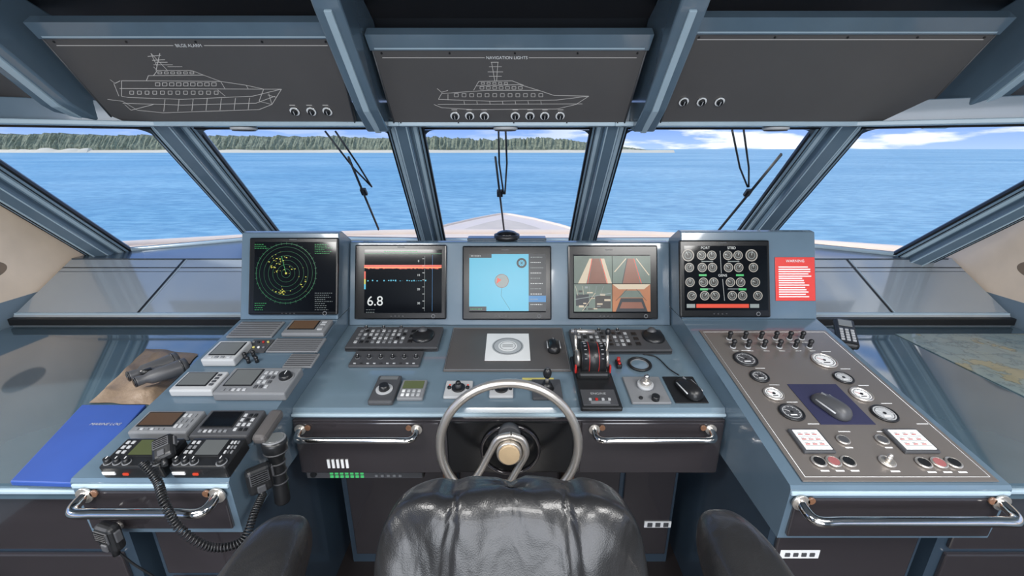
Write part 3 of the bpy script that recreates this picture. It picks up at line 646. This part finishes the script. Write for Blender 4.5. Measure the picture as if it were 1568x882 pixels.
for uL,uR in ((152,250),(262,352)):
    x,(a0,a1,b0,b1,h)=disp('vhf_radio',uL,uR,730,684,.04,M_black,M_lcdg if uL<200 else M_lcd,(.30,.38,.72,.9),[(.78,.4,.96,.9,3,3,[M_mgrey,M_dgrey,M_lgrey]),(.06,.40,.24,.9,2,3,[M_mgrey,M_lgrey])],[(.10,.15,.008),(.25,.15,.008),(.40,.15,.008),(.88,.15,.010)])
    x.box((a0+.02,b0-.001,h*.5),(.03,.003,.008),M_white); x.box((a0+.06,b0-.002,h*.45),(.012,.003,.006),E_red); x.done()
def mic(nm,loc,R,s=1.0):
    b=B(nm,Matrix.Translation(loc)@R@Matrix.Scale(s,4))
    b.box((0,0,0),(.058,.075,.030),M_black,.012,seg=3); b.box((0,.012,.016),(.044,.030,.004),M_dgrey,.002)
    for k in range(5): b.box((0,.002+k*.006,.0185),(.038,.0022,.002),M_black2)
    b.box((0,-.02,.016),(.02,.02,.006),M_dgrey,.003); b.cyl((0,-.045,0),.008,.025,M_black,'y',seg=12); b.cyl((0,.01,-.02),.010,.012,M_satin,seg=14); b.box((.031,.01,0),(.006,.03,.014),M_dgrey,.002)
    return b.done()
def coil(nm,pts,rc_=.008,r=.0022,turns=30):
    b=B(nm); c=curve(pts,24); n=len(c); out=[]
    for i in range(n*5):
        f=i/5; k=min(int(f),n-2); p=c[k].lerp(c[k+1],f-k); d=(c[k+1]-c[k]).normalized(); s1=d.cross(Vector((.2,1,.1))).normalized(); s2=d.cross(s1)
        a=2*math.pi*turns*i/(n*5); out.append(p+s1*rc_*math.cos(a)+s2*rc_*math.sin(a))
    b.tube(out,r,M_black,seg=6); b.done()
m0=LC.M@Vector((*LC.p(258,704,.06),.068))
mic('handset_microphone',m0,Matrix.Rotation(math.radians(35),4,'X')@Matrix.Rotation(.5,4,'Z'),.8)
p0=atX(405,748,-.645)
mic('handset_microphone',p0,Matrix.Rotation(math.pi/2,4,'X')@Matrix.Rotation(math.radians(40),4,'Y'))
coil('coiled_microphone_cord',[m0+Vector((-.01,-.05,-.0)),atY(246,752,.80),atY(258,788,.76),atY(283,828,.755),atY(330,855,.76),atY(378,845,.78),atY(398,800,.84),p0+Vector((0,0,-.05))],turns=70)
b=B('handheld_flashlight'); p=atX(428,686,-.64);q=atX(442,784,-.64)
d=(q-p); pts=[p+d*t for t in (0,.06,.14,.22,.3,.55,.8,.97,1)]
DA=d.to_track_quat('Z','Y').to_matrix().to_4x4()
b.tube(pts,.02,M_black,seg=20,rad=[.031,.032,.031,.024,.019,.019,.020,.020,.017]); b.cyl(p-d*.01,.024,.006,M_lcd,axis=DA); b.torus(p-d*.005,.027,.003,M_mgrey,axis=DA)
for t in (.18,.35,.5,.65): b.torus(p+d*t,.020 if t>.2 else .028,.0025,M_dgrey,axis=DA,seg=20,ms=6)
b.box((p+d*.45)+Vector((-.022,0,0)),(.03,.03,.03),M_black,.004)
b.done()
q=atY(172,838,.80); mic('handset_microphone',q,Matrix.Rotation(math.pi/2,4,'X')@Matrix.Rotation(math.radians(-15),4,'Y'))
b=B('microphone_cord'); b.tube(curve([q+Vector((0,0,-.04)),q+Vector((.02,.01,-.10)),q+Vector((.06,.03,-.2)),q+Vector((.08,.05,-.34))]),.003,M_black,seg=6); b.done()
# ---------------------------------------------------------------- left wing items
def wq(b,pts,z0,z1,mat,bev=0):
    P=[WG.p(u,v,z1) for u,v in pts]; b.prism(P,z0,z1,mat,bev=bev)
b=B('blue_folder',WG.M); wq(b,[(15,752),(118,755),(228,632),(128,632)],.001,.016,M_folder,.003); q=WG.p(165,663,.017); b.text('MARINE LOG',(q[0],q[1],.0175),.016,M_lgrey); b.done()
b=B('chamois_cloth',WG.M)
t=bmesh.new(); n=32; c4=[WG.p(u,v,.0) for u,v in ((142,630),(242,634),(310,554),(228,546))]
gr=[]
for i in range(n+1):
    row=[]
    for j in range(n+1):
        s_=i/n; r_=j/n; x=(c4[0][0]*(1-s_)+c4[1][0]*s_)*(1-r_)+(c4[3][0]*(1-s_)+c4[2][0]*s_)*r_; y=(c4[0][1]*(1-s_)+c4[1][1]*s_)*(1-r_)+(c4[3][1]*(1-s_)+c4[2][1]*s_)*r_
        e=min(s_,1-s_,r_,1-r_)*8; z_=.004+min(1,e)*(.016+.016*noise.noise(Vector((x*14,y*14,2)))+.007*math.sin(x*40+y*20))
        row.append(t.verts.new((x+.02*noise.noise(Vector((y*9,1,0))),y+.02*noise.noise(Vector((x*9,5,0))),max(.002,z_))))
    gr.append(row)
for i in range(n):
    for j in range(n): t.faces.new((gr[i][j],gr[i+1][j],gr[i+1][j+1],gr[i][j+1]))
b.merge(t,M_cloth,smooth=True); b.done()
b=B('binoculars',WG.M); q=WG.p(246,588,.05)
BM=WG.M@Matrix.Translation((q[0],q[1],.070))@Matrix.Rotation(math.radians(-35),4,'Z')@Matrix.Scale(.88,4)
for sg in (-1,1):
    b.tube([(sg*.038,-.08,0),(sg*.038,-.07,0),(sg*.038,-.045,0),(sg*.042,-.03,0),(sg*.044,.03,0),(sg*.046,.075,0),(sg*.046,.09,0)],.02,M_dgrey,seg=20,M=BM,rad=[.019,.020,.017,.026,.030,.034,.034])
    b.cyl((sg*.046,.091,0),.028,.003,M_scr,'y',M=BM); b.cyl((sg*.038,-.081,0),.014,.003,M_scr,'y',M=BM); b.torus((sg*.038,-.078,0),.0185,.003,M_black,axis='y',M=BM,seg=20,ms=6); b.torus((sg*.046,.07,0),.034,.003,M_black,axis='y',M=BM,seg=20,ms=6)
b.box((0,.0,.006),(.06,.05,.014),M_dgrey,.005,M=BM); b.cyl((0,-.03,.012),.012,.035,M_black,'y',M=BM); b.done()
def chartmat():
    m=bpy.data.materials.new('nautical_chart'); m.use_nodes=True; nt=m.node_tree; bb=nt.nodes['Principled BSDF']; tc=nt.nodes.new('ShaderNodeTexCoord')
    n=nt.nodes.new('ShaderNodeTexNoise'); n.inputs['Scale'].default_value=5; n.inputs['Detail'].default_value=12; n.inputs['Roughness'].default_value=.62; nt.links.new(tc.outputs['Object'],n.inputs[0])
    r=nt.nodes.new('ShaderNodeValToRGB'); nt.links.new(n.outputs[0],r.inputs[0]); e=r.color_ramp.elements
    e[0].position=.3; e[0].color=lin((132,150,150)); e[1].position=.66; e[1].color=lin((160,152,122))
    for p,c in ((.44,(126,146,146)),(.455,(94,112,114)),(.47,(134,150,148)),(.55,(138,152,146)),(.56,(86,98,92)),(.57,(156,150,120))): k=e.new(p); k.color=lin(c)
    nt.links.new(r.outputs[0],bb.inputs['Base Color']); bb.inputs['Roughness'].default_value=.35; bb.inputs['Coat Weight'].default_value=.5; bb.inputs['Coat Roughness'].default_value=.03; return m
M_chart=chartmat()
b=B('nautical_chart',WG.M); a0,b1=WG.p(1414,530); b.box((a0+.32,.50,.0025),(.64,.86,.003),M_chart)
for k in range(7): b.line([(a0+.02,.12+k*.12),(a0+.62,.12+k*.12)],.0012,M_mgrey,.0046)
for k in range(5): b.line([(a0+.06+k*.12,.09),(a0+.06+k*.12,.9)],.0012,M_mgrey,.0046)
b.done()
b=B('cordless_phone')
PM=Matrix.Translation((1.33,1.57,1.0))@Matrix.Rotation(-.5,4,'Z')@Matrix.Rotation(.2,4,'X')
b.box((1.30,1.60,.932),(.10,.14,.10),M_black,.008); b.box((0,0,0),(.07,.19,.028),M_black,.010,M=PM); b.box((0,.055,.015),(.045,.045,.003),M_lcd,.001,M=PM)
for i in range(3):
    for j in range(5): b.box((-.018+i*.018,-.07+j*.018,.016),(.012,.011,.004),M_lgrey,.001,M=PM)
b.done()
# ---------------------------------------------------------------- right console
b=B('engine_control_faceplate',RC.M)
b0=RC.p(1262,752,.004)[1]; b1=RC.p(1102,516,.004)[1]; x1=XR1-.022; x0=XR0+.035
b.box(((x0+x1)/2,(b0+b1)/2,.0024),(x1-x0,b1-b0,.0032),M_steel,.001)
m_=.012; b.tube([(x0+m_,b0+m_,.0045),(x1-m_,b0+m_,.0045),(x1-m_,b1-m_,.0045),(x0+m_,b1-m_,.0045)],.0009,M_white,closed=True,seg=4)
for (u0,v0) in ((1165,549),(1290,551),(1187,577),(1320,578),(1209,603),(1348,604),(1237,630),(1384,632),(1270,664),(1440,664),(1318,676),(1378,676)):
    q=RC.p(u0,v0); b.rect(q[0]-.016,q[1]-.002,q[0]+.016,q[1]+.001,.0046,M_white)
b.done()
b=B('toggle_switch_bank',RC.M)
for r_,(v,us) in enumerate(((527,(1139,1163,1188,1211,1233,1252)),(540,(1145,1168,1193,1217,1242,1264)))):
    for u in us:
        q=RC.p(u,v+3,.004); b.cyl((q[0],q[1],.0065),.010,.004,M_lgrey,seg=14); b.cyl((q[0],q[1],.018),.0075,.024,M_black,r2=.006,seg=12); b.sph((q[0],q[1],.030),.009,M_black,seg=12)
        b.rect(q[0]-.01,q[1]-.022,q[0]+.01,q[1]-.019,.0046,M_white)
b.done()
def gauge(u,v,r,face=M_white):
    b=B('engine_gauge',RC.M); q=RC.p(u,v,.008)
    b.torus((q[0],q[1],.008),r,.0034,M_satin if face==M_white else M_black,seg=36); b.cyl((q[0],q[1],.007),r,.004,face,seg=32); b.ring((q[0],q[1],.0094),r*.72,r*.78,M_dgrey if face!=M_dgrey else M_lgrey)
    b.ring((q[0],q[1],.0094),r*.90,r*.97,M_black)
    for k in range(9):
        a=math.radians(-40+k*32); b.line([(q[0]+r*.6*math.cos(a),q[1]+r*.6*math.sin(a)),(q[0]+r*.72*math.cos(a),q[1]+r*.72*math.sin(a))],.0012,M_dgrey if face==M_white else M_white,.0096)
    b.rect(q[0]-r*.3,q[1]-r*.45,q[0]+r*.3,q[1]-r*.3,.0096,M_dgrey if face==M_white else M_white)
    b.line([(q[0],q[1]-.002),(q[0]-r*.5,q[1]+r*.35)],.0018,M_red if face==M_white else M_white,.0098); b.cyl((q[0],q[1],.0095),.0045,.002,M_black,seg=12); b.done()
for u,v,r,f in ((1165,561,.036,M_dgrey),(1288,563,.036,M_white),(1187,588,.026,M_dgrey),(1318,590,.026,M_lgrey),(1209,615,.026,M_white),(1346,616,.028,M_white),(1237,644,.031,M_dgrey),(1382,646,.031,M_lgrey)): gauge(u,v,r,f)
for (uL,uR) in ((1258,1308),(1416,1472)):
    b=B('alarm_indicator_panel',RC.M); h=.014; a0,a1,b0,b1=top(b,RC,uL,uR,706,669,h,M_dgrey,.003,base=.0046); b.box(((a0+a1)/2,(b0+b1)/2,h+.001),(a1-a0-.014,b1-b0-.014,.003),M_white,.001)
    wA=a1-a0-.026; hA=b1-b0
    for j in range(3):
        yb_=b0+.016+j*(hA-.03)/3; b.rect(a0+.012,yb_,a1-.012,yb_+.0012,h+.003,M_mgrey)
        for i in range(3):
            xx=a0+.014+i*wA/3; b.rect(xx,yb_+.005,xx+.012,yb_+.0078,h+.003,M_red); b.rect(xx,yb_+.010,xx+.009,yb_+.0115,h+.003,M_mgrey)
    b.done()
b=B('console_push_buttons',RC.M)
for u,v,r,m in ((1318,686,.014,M_dgrey),(1379,686,.014,M_dgrey),(1280,720,.015,M_black),(1303,720,.015,M_dred),(1326,720,.015,M_black),(1387,720,.016,M_satin),(1444,722,.015,M_black),(1468,722,.015,M_dred),(1491,722,.015,M_black)):
    q=RC.p(u,v,.010); b.torus((q[0],q[1],.008),r,.003,M_satin,seg=24); b.cyl((q[0],q[1],.008),r*.85,.006,m,seg=20); b.box((q[0],q[1]-r*1.7,.0050),(r*1.4,.004,.0006),M_white)
    if m==M_satin: b.cyl((q[0],q[1],.018),.006,.018,M_satin,seg=12); b.sph((q[0],q[1],.028),.006,M_satin,seg=12)
b.done()
# ---------------------------------------------------------------- helm chair (faces aft)
def wr(q,o):
    f=min(1,max(0,1.25-abs(q.z)/.27))
    nx=q.x
    ang=math.atan2(nx,q.z+.42)
    k=.010*noise.noise(Vector((ang*7,q.z*3.5,2)))*f+.005*noise.noise(Vector((nx*15+q.z*9,q.z*6,5)))*f
    g=math.sin(ang*26+3*noise.noise(Vector((nx*4,q.z*4,0))))
    k+=.007*g*max(0,min(1,(q.z-.0)/.2))
    if q.y<0:
        k-= .014*math.exp(-(nx/.006)**2)
        sx=abs(nx)-(.105+.10*max(0,.20-q.z)); k-= .012*math.exp(-(sx/.006)**2)
    q=q+Vector((0,-1 if q.y<0 else .6,0))*k
    if o.z>0: q.z-= .009*math.exp(-(nx/.012)**2)*o.z+.008*math.exp(-((abs(nx)-.115)/.02)**2)*o.z
    q.x*=1-.06*max(-1,min(1,q.z/.215))
    return q
b=B('helm_chair')
b.sph((-.002,.575,.905),(.250,.07,.215),M_leather,seg=200,e=.42,disp=wr,R=Matrix.Rotation(math.radians(-20),4,'X'))
b.sph((-.002,.26,.64),(.25,.24,.07),M_leather,seg=48,e=.55)
for sg,xo in ((-1,-.405),(1,.376)):
    def arm(q,o):
        q=q.copy(); q.z+=.005*noise.noise(q*9); q.x+=.004*noise.noise(q*10+Vector((3,0,0))); return q
    zA=1.03 if sg<0 else 1.042
    AR=Matrix.Rotation(sg*.03,4,'Z')@Matrix.Rotation(math.radians(4),4,'X')
    b.sph((xo,.385,zA),(.060,.235,.058),M_leather,seg=64,e=.66,R=AR,disp=arm)
    b.tube([(xo,.42,.99),(xo*.95,.40,.85),(xo*.8,.36,.64)],.022,M_satin)
    b.box((xo*.8,.34,.62),(.10,.2,.03),M_black,.008)
b.cyl((0,.26,.32),.05,.54,M_satin,seg=28); b.cyl((0,.26,.027),.22,.05,M_satin,r2=.16,seg=40); b.box((0,.26,.58),(.34,.34,.04),M_black,.01)
b.done()
b=B('socket_plate'); q=atY(1243,857,.93); b.box((q.x,.914,q.z),(.11,.006,.03),M_white,.001)
for k in range(4): b.box((q.x-.035+k*.023,.910,q.z),(.013,.003,.012),M_dgrey)
b.done()
b=B('pictogram_sticker'); q=atY(1027,818,1.386); b.box((q.x,1.382,q.z),(.11,.004,.03),M_white)
for k in range(3): b.box((q.x-.033+k*.033,1.379,q.z),(.020,.003,.020),M_dgrey)
b.done()
# ---------------------------------------------------------------- wipers (outside windscreen)
WS=Frame(2.83,1.13,2.23,1.80)
def wiper(arms,blade):
    b=B('windscreen_wiper',WS.M); q=lambda p,z=.03:(*WS.p(p[0],p[1],-.03),-z)
    for a in arms: b.tube([q(k) for k in a],.005,M_black,seg=8)
    b.tube([q(blade[0],.02),q(blade[1],.02)],.006,M_black,seg=8); b.tube([q(blade[0],.012),q(blade[1],.012)],.004,M_rub,seg=6)
    m=((blade[0][0]+blade[1][0])/2,(blade[0][1]+blade[1][1])/2); c=q(m,.03); b.box(c,(.035,.05,.02),M_black,.004)
    b.done()
wiper([[(508,205),(552,262),(581,292)],[(524,205),(560,258),(581,292)]],[(545,243),(592,356)])
wiper([[(779,203),(780,255),(787,303)],[(790,203),(792,255),(789,303)]],[(774,243),(788,361)])
wiper([[(1144,203),(1156,262),(1168,292)],[(1162,203),(1170,262),(1170,292)]],[(1220,238),(1117,364)])
# ---------------------------------------------------------------- exterior
b=B('foredeck')
b.prism([(-3.5,2.56),(-3.4,2.9),(-2.95,3.2),(-2.1,3.5),(-1.2,3.66),(-.75,3.7),(.6,3.7),(1.2,3.60),(2.1,3.35),(2.8,3.05),(3.2,2.7),(3.2,2.56),(2.6,2.56),(1.6,2.95),(-1.7,3.0),(-2.65,2.56)],.90,1.0,M_cream)
b.tube([(-3.4,2.9,1),(-2.95,3.2,1),(-2.1,3.5,1),(-1.2,3.66,1),(-.75,3.7,1),(.6,3.7,1),(1.2,3.60,1),(2.1,3.35,1),(2.8,3.05,1),(3.2,2.7,1)],.035,M_cream,seg=10)
bowp=[(-.80,3.7),(-.62,4.1),(-.38,4.5),(-.16,4.80),(-.09,4.84),(-.02,4.80),(.22,4.5),(.46,4.1),(.64,3.7)]
b.prism([(p[0],p[1]) for p in bowp],.6,1.0,M_cream); b.prism([(x*.55-.04,3.7+(y-3.7)*.6) for x,y in bowp],1.0,1.015,M_creamIn)
b.tube([(x,y,1.0) for x,y in bowp],.016,M_cream,seg=8)
b.prism([(-3.2,2.6),(-2.6,3.2),(-1.2,3.6),(-.6,4),(-.09,4.7),(.45,4),(1.2,3.55),(2.6,3.05),(3.0,2.6)],-4.2,.6,M_cream)
b.done()
def seamat():
    m=bpy.data.materials.new('sea_water'); m.use_nodes=True; nt=m.node_tree; bb=nt.nodes['Principled BSDF']; tc=nt.nodes.new('ShaderNodeTexCoord')
    def nz(scale,sx,sy,det=6,ro=.5):
        mp=nt.nodes.new('ShaderNodeMapping'); mp.inputs['Scale'].default_value=(sx,sy,1); mp.inputs['Rotation'].default_value=(0,0,.12); nt.links.new(tc.outputs['Object'],mp.inputs[0]); n=nt.nodes.new('ShaderNodeTexNoise'); n.inputs['Scale'].default_value=scale; n.inputs['Detail'].default_value=det; n.inputs['Roughness'].default_value=ro; nt.links.new(mp.outputs[0],n.inputs[0]); return n
    n=nz(.02,.5,1); n2=nz(1.1,.4,1,5,.6); n3=nz(.16,.3,1,5,.6)
    r=nt.nodes.new('ShaderNodeValToRGB'); nt.links.new(n.outputs[0],r.inputs[0]); r.color_ramp.elements[0].position=.35; r.color_ramp.elements[0].color=lin((128,184,206)); r.color_ramp.elements[1].position=.68; r.color_ramp.elements[1].color=lin((172,212,224))
    cur=r.outputs[0]
    for nn,fac,lo,hi in ((n2,.85,.40,.60),(n3,.5,.40,.62)):
        mx=nt.nodes.new('ShaderNodeMix'); mx.data_type='RGBA'; mx.blend_type='MULTIPLY'; mx.inputs[0].default_value=fac
        r2=nt.nodes.new('ShaderNodeValToRGB'); nt.links.new(nn.outputs[0],r2.inputs[0]); r2.color_ramp.elements[0].position=lo; r2.color_ramp.elements[0].color=(.50,.64,.75,1); r2.color_ramp.elements[1].position=hi; r2.color_ramp.elements[1].color=(1,1,1,1)
        nt.links.new(cur,mx.inputs[6]); nt.links.new(r2.outputs[0],mx.inputs[7]); cur=mx.outputs[2]
    nt.links.new(cur,bb.inputs['Base Color'])
    bb.inputs['Roughness'].default_value=.45; bb.inputs['Specular IOR Level'].default_value=.3
    bp=nt.nodes.new('ShaderNodeBump'); bp.inputs['Strength'].default_value=.7; bp.inputs['Distance'].default_value=.3; nt.links.new(n2.outputs[0],bp.inputs['Height']); nt.links.new(bp.outputs[0],bb.inputs['Normal']); return m
b=B('sea'); b.rect(-6000,-500,6000,6000,-4.2,seamat()); b.done()
M_tree=pm('island_trees',(132,134,108),.9,var=.49,vs=.35)
M_sand=pm('island_sand',(226,214,190),.9)
b=B('island'); n=900; rows=[]
def iy(x): return 700+30*noise.noise(Vector((x*.004,9,0)))
t=bmesh.new()
for i in range(n+1):
    x=-1250+1500*i/n; f=i/n; env=min(1,(1-f)*9)*min(1,f*20+.2)
    hh=(31-12*f)+3*noise.noise(Vector((x*.012,0,0)))+3*noise.noise(Vector((x*.08,3,0)))+3.0*noise.noise(Vector((x*.35,7,0)))
    hh*=env; y=iy(x)
    rows.append([t.verts.new(k) for k in ((x,y,-4.2+3.5),(x,y+1+5*noise.noise(Vector((x*.2,2,2))),-4.2+max(3.6,hh*.35)),(x,y+8+6*noise.noise(Vector((x*.25,8,2))),-4.2+max(3.65,hh*.7)),(x,y+14,-4.2+max(3.7,hh)),(x,y+60,-4.2+max(3.7,hh*.9)),(x,y+120,-4.2))])
for i in range(n):
    for j in range(5): t.faces.new((rows[i][j],rows[i+1][j],rows[i+1][j+1],rows[i][j+1]))
b.merge(t,M_tree,smooth=False)
t=bmesh.new(); rows=[]
for i in range(n+1):
    x=-1250+1500*i/n; y=iy(x); hs=3.8+2.2*max(0,noise.noise(Vector((x*.02,1,1))))+(8 if x<-650 else 0)*abs(noise.noise(Vector((x*.03,4,1)))); rows.append([t.verts.new(k) for k in ((x,y-10,-4.3),(x,y-4.5,-4.2+hs),(x,y+4,-4.2+hs))])
for i in range(n):
    for j in range(2): t.faces.new((rows[i][j],rows[i+1][j],rows[i+1][j+1],rows[i][j+1]))
b.merge(t,M_sand); b.done()
# ---------------------------------------------------------------- sky + lights
w=bpy.data.worlds.new('sky'); SC.world=w; w.use_nodes=True; nt=w.node_tree; bg=nt.nodes['Background']
tc=nt.nodes.new('ShaderNodeTexCoord'); sp=nt.nodes.new('ShaderNodeSeparateXYZ'); nt.links.new(tc.outputs['Generated'],sp.inputs[0])
r=nt.nodes.new('ShaderNodeValToRGB'); nt.links.new(sp.outputs['Z'],r.inputs[0]); e=r.color_ramp.elements
e[0].position=0; e[0].color=lin((168,196,238)); e[1].position=.6; e[1].color=lin((112,156,218)); k=e.new(.05); k.color=lin((118,158,232))
mp=nt.nodes.new('ShaderNodeMapping'); mp.inputs['Scale'].default_value=(4.5,4.5,26); mp.inputs['Location'].default_value=(.9,.3,.2); nt.links.new(tc.outputs['Generated'],mp.inputs[0])
nz=nt.nodes.new('ShaderNodeTexNoise'); nz.inputs['Scale'].default_value=1.7; nz.inputs['Detail'].default_value=8; nt.links.new(mp.outputs[0],nz.inputs[0])
cr=nt.nodes.new('ShaderNodeValToRGB'); cr.color_ramp.elements[0].position=.47; cr.color_ramp.elements[1].position=.57; nt.links.new(nz.outputs[0],cr.inputs[0])
mr=nt.nodes.new('ShaderNodeMapRange'); mr.inputs[1].default_value=.0; mr.inputs[2].default_value=.3; mr.inputs[3].default_value=.2; mr.inputs[4].default_value=1; nt.links.new(sp.outputs['X'],mr.inputs[0])
mu=nt.nodes.new('ShaderNodeMath'); mu.operation='MULTIPLY'; nt.links.new(cr.outputs[0],mu.inputs[0]); nt.links.new(mr.outputs[0],mu.inputs[1])
mx=nt.nodes.new('ShaderNodeMix'); mx.data_type='RGBA'; nt.links.new(mu.outputs[0],mx.inputs[0]); nt.links.new(r.outputs[0],mx.inputs[6]); mx.inputs[7].default_value=lin((246,248,252))
nt.links.new(mx.outputs[2],bg.inputs[0]); bg.inputs[1].default_value=1.3
def light(nm,kind,loc,rot,en,size=None,col=(1,1,1)):
    l=bpy.data.lights.new(nm,kind); l.energy=en; l.color=col
    if kind=='AREA': l.shape='RECTANGLE'; l.size,l.size_y=size
    o=bpy.data.objects.new(nm,l); o.location=loc; o.rotation_euler=rot; SC.collection.objects.link(o); return o
az,el=math.radians(104),math.radians(33)
sd=Vector((math.sin(az)*math.cos(el),-math.cos(az)*math.cos(el),-math.sin(el)))
s=light('sun','SUN',(0,0,10),sd.to_track_quat('-Z','Y').to_euler(),3.0,col=(1,.97,.93)); s.data.angle=.05
for i,(x,y) in enumerate(((-1.2,-.1),(1.2,-.1),(0,-1.1))):
    light('ceiling_fill_light','AREA',(x,y,2.37),(0,0,0),42,(.9,.6),(1,.985,.96))  # added fill lights for the cabin, unseen behind the camera
light('aft_fill_light','AREA',(0,-2.1,1.35),(math.radians(90),0,0),76,(2.8,1.5),(.98,.99,1))  # added area light filling the cabin from aft, no real door source
b=B('ceiling_fill_frame')  # made-up frames around the added ceiling fill lights
for x,y in ((-1.2,-.1),(1.2,-.1),(0,-1.1)): 
    b.tube([(x-.47,y-.32,2.375),(x+.47,y-.32,2.375),(x+.47,y+.32,2.375),(x-.47,y+.32,2.375)],.012,M_satin,closed=True,seg=6)
b.done()
